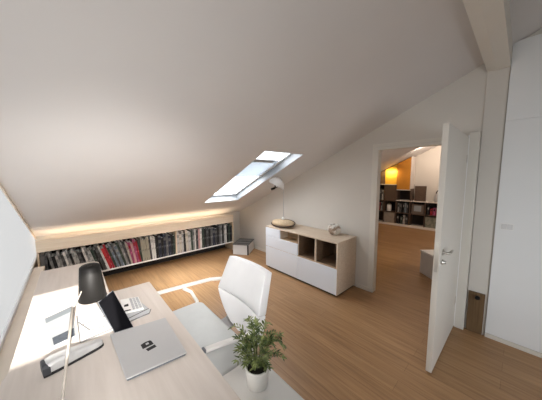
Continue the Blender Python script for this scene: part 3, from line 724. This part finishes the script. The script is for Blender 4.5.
# white bench just behind the door leaf
o = thing('low_cabinet', 'low white cabinet with grey front beyond the doorway', 'cabinet', (4.6, .8, 0))
X = Matrix.Translation((4.41, 1.077, 0)) @ Matrix.Rotation(math.atan2(-.76, -.65), 4, 'Z')
m = MB(); m.X = X; m.box(0, .8, 0, .62, 0, .37); m.build('cabinet_body', M['boxw'], o, bevel=.003)
m = MB(); m.X = X; m.box(-.008, .81, -.008, .63, .37, .395); m.build('cabinet_top', M['white'], o, bevel=.003)

# ------------------------------------------------------------------ light
def area(name, loc, rot, sx, sy, e, c):
    l = D.lights.new(name, 'AREA'); l.shape = 'RECTANGLE'; l.size = sx; l.size_y = sy; l.energy = e; l.color = c
    o = D.objects.new(name, l); COL.objects.link(o); o.location = loc; o.rotation_euler = rot; return o
sun = D.lights.new('sun', 'SUN'); sun.energy = 14; sun.angle = math.radians(.4); sun.color = (1, .95, .87)
so = D.objects.new('sun', sun); COL.objects.link(so)
so.rotation_euler = Vector((0, -1, -.4245*1)).to_track_quat('-Z', 'Y').to_euler()
so.rotation_euler = Vector((0, 1, -.4245)).to_track_quat('-Z', 'Y').to_euler()
ll = area('left_ceiling_fill', (XL+.16, .75, 1.05), (0, 0, 0), .5, 1.4, 9, (1, .97, .93))  # unseen lamp added in the room to lift the left ceiling
ll.rotation_euler = Vector((.62, .25, .75)).to_track_quat('-Z', 'Y').to_euler()
spl = D.lights.new('lower_ceiling_fill', 'SPOT'); spl.energy = 95; spl.spot_size = math.radians(66); spl.spot_blend = 1; spl.shadow_soft_size = .25; spl.color = (1, .965, .93)  # unseen spot added for the lower ceiling and bookcase, imitates bounced sun
spo = D.objects.new('lower_ceiling_fill', spl); COL.objects.link(spo); spo.location = (-.15, .45, 1.15)
spo.rotation_euler = (Vector((.6, 3.6, 1.5))-Vector((-.15, .45, 1.15))).to_track_quat('-Z', 'Y').to_euler()
rw = area('rear_fill', (1.2, YR+.06, 1.0), (0, 0, 0), 1.2, .9, 13, (.86, .93, 1))  # fill lamp added behind the camera for the lower gable, no window there
rw.rotation_euler = (Vector((2.9, .3, .55))-Vector((1.2, YR+.06, 1.0))).to_track_quat('-Z', 'Y').to_euler(); rw.data.spread = math.radians(95)
rl = D.lights.new('bookcase_floor_fill', 'SPOT'); rl.energy = 1150; rl.spot_size = math.radians(70); rl.spot_blend = 1; rl.shadow_soft_size = .6; rl.color = (.90, .97, 1)  # extra spot added above the roof opening to brighten the floor by the bookcase
rlo = D.objects.new('bookcase_floor_fill', rl); COL.objects.link(rlo); rlo.location = (3.0, 3.25, 2.75)
rlo.rotation_euler = (Vector((1.0, 3.45, 0))-Vector((3.0, 3.25, 2.75))).to_track_quat('-Z', 'Y').to_euler()
hl = area('overhead_fill', (.3, -.7, 2.9), (0, 0, 0), .9, .9, 9, (1, .96, .92))  # unseen lamp added overhead to brighten the chair and far desk
hl.rotation_euler = (Vector((.9, 4.0, 0))-Vector((.3, -.7, 2.9))).to_track_quat('-Z', 'Y').to_euler(); hl.data.spread = math.radians(42)
sl = area('skylight_daylight', sp((SX0+SX1)/2, (SY0+SY1)/2, RD+.10), (0, 0, 0), SX1-SX0-.1, 1.7, 30, (.97, .98, 1))
sl.rotation_euler = (-nrm).to_track_quat('-Z', 'Y').to_euler()
nl = area('next_room_ceiling_fill', (5.2, -.4, 1.1), (0, 0, 0), .8, .8, 18, (1, .86, .76))  # hidden lamp added to brighten the next room's ceiling
nl.rotation_euler = (Vector((6.2, 2.6, 2.2))-Vector((5.2, -.4, 1.1))).to_track_quat('-Z', 'Y').to_euler()
area('next_room_light', (5.6, 1.6, 2.45), (0, 0, 0), 1.6, 1.6, 11, (1, .84, .68))
area('shelf_glow', (FX-.10, 3.0, 1.82), (0, math.radians(-50), 0), .08, .3, 2.6, (1, .74, .35))
area('far_wall_fill', (7.5, 1.55, 2.45), (0, -math.radians(60), 0), .3, 1.2, 16, (1, .80, .64))  # unseen lamp added to brighten the next room's far wall

w = D.worlds.new('world'); SC.world = w; w.use_nodes = True
bg = w.node_tree.nodes['Background']; bg.inputs['Color'].default_value = (.90, .95, 1, 1); bg.inputs['Strength'].default_value = 1.9

# ------------------------------------------------------------------ camera
cam = D.cameras.new('camera'); cam.sensor_width = 36; cam.sensor_fit = 'HORIZONTAL'; cam.lens = 224.369*36/542; cam.clip_start = .02
co = D.objects.new('camera', cam); COL.objects.link(co)
yaw, pitch, roll = -.7298, -.1018, -.005
cy, sy, cp, sp_ = math.cos(yaw), math.sin(yaw), math.cos(pitch), math.sin(pitch)
fw = Vector((-sy*cp, cy*cp, sp_)); rgt = Vector((cy, sy, 0)); up = rgt.cross(fw)
r2 = rgt*math.cos(roll)+up*math.sin(roll); u2 = -rgt*math.sin(roll)+up*math.cos(roll)
mw = Matrix((( r2.x, u2.x, -fw.x, 0), (r2.y, u2.y, -fw.y, 0), (r2.z, u2.z, -fw.z, 1.65), (0,0,0,1)))
co.matrix_world = mw
SC.camera = co
SC.view_settings.view_transform = 'Standard'
SC.view_settings.exposure = 0.3
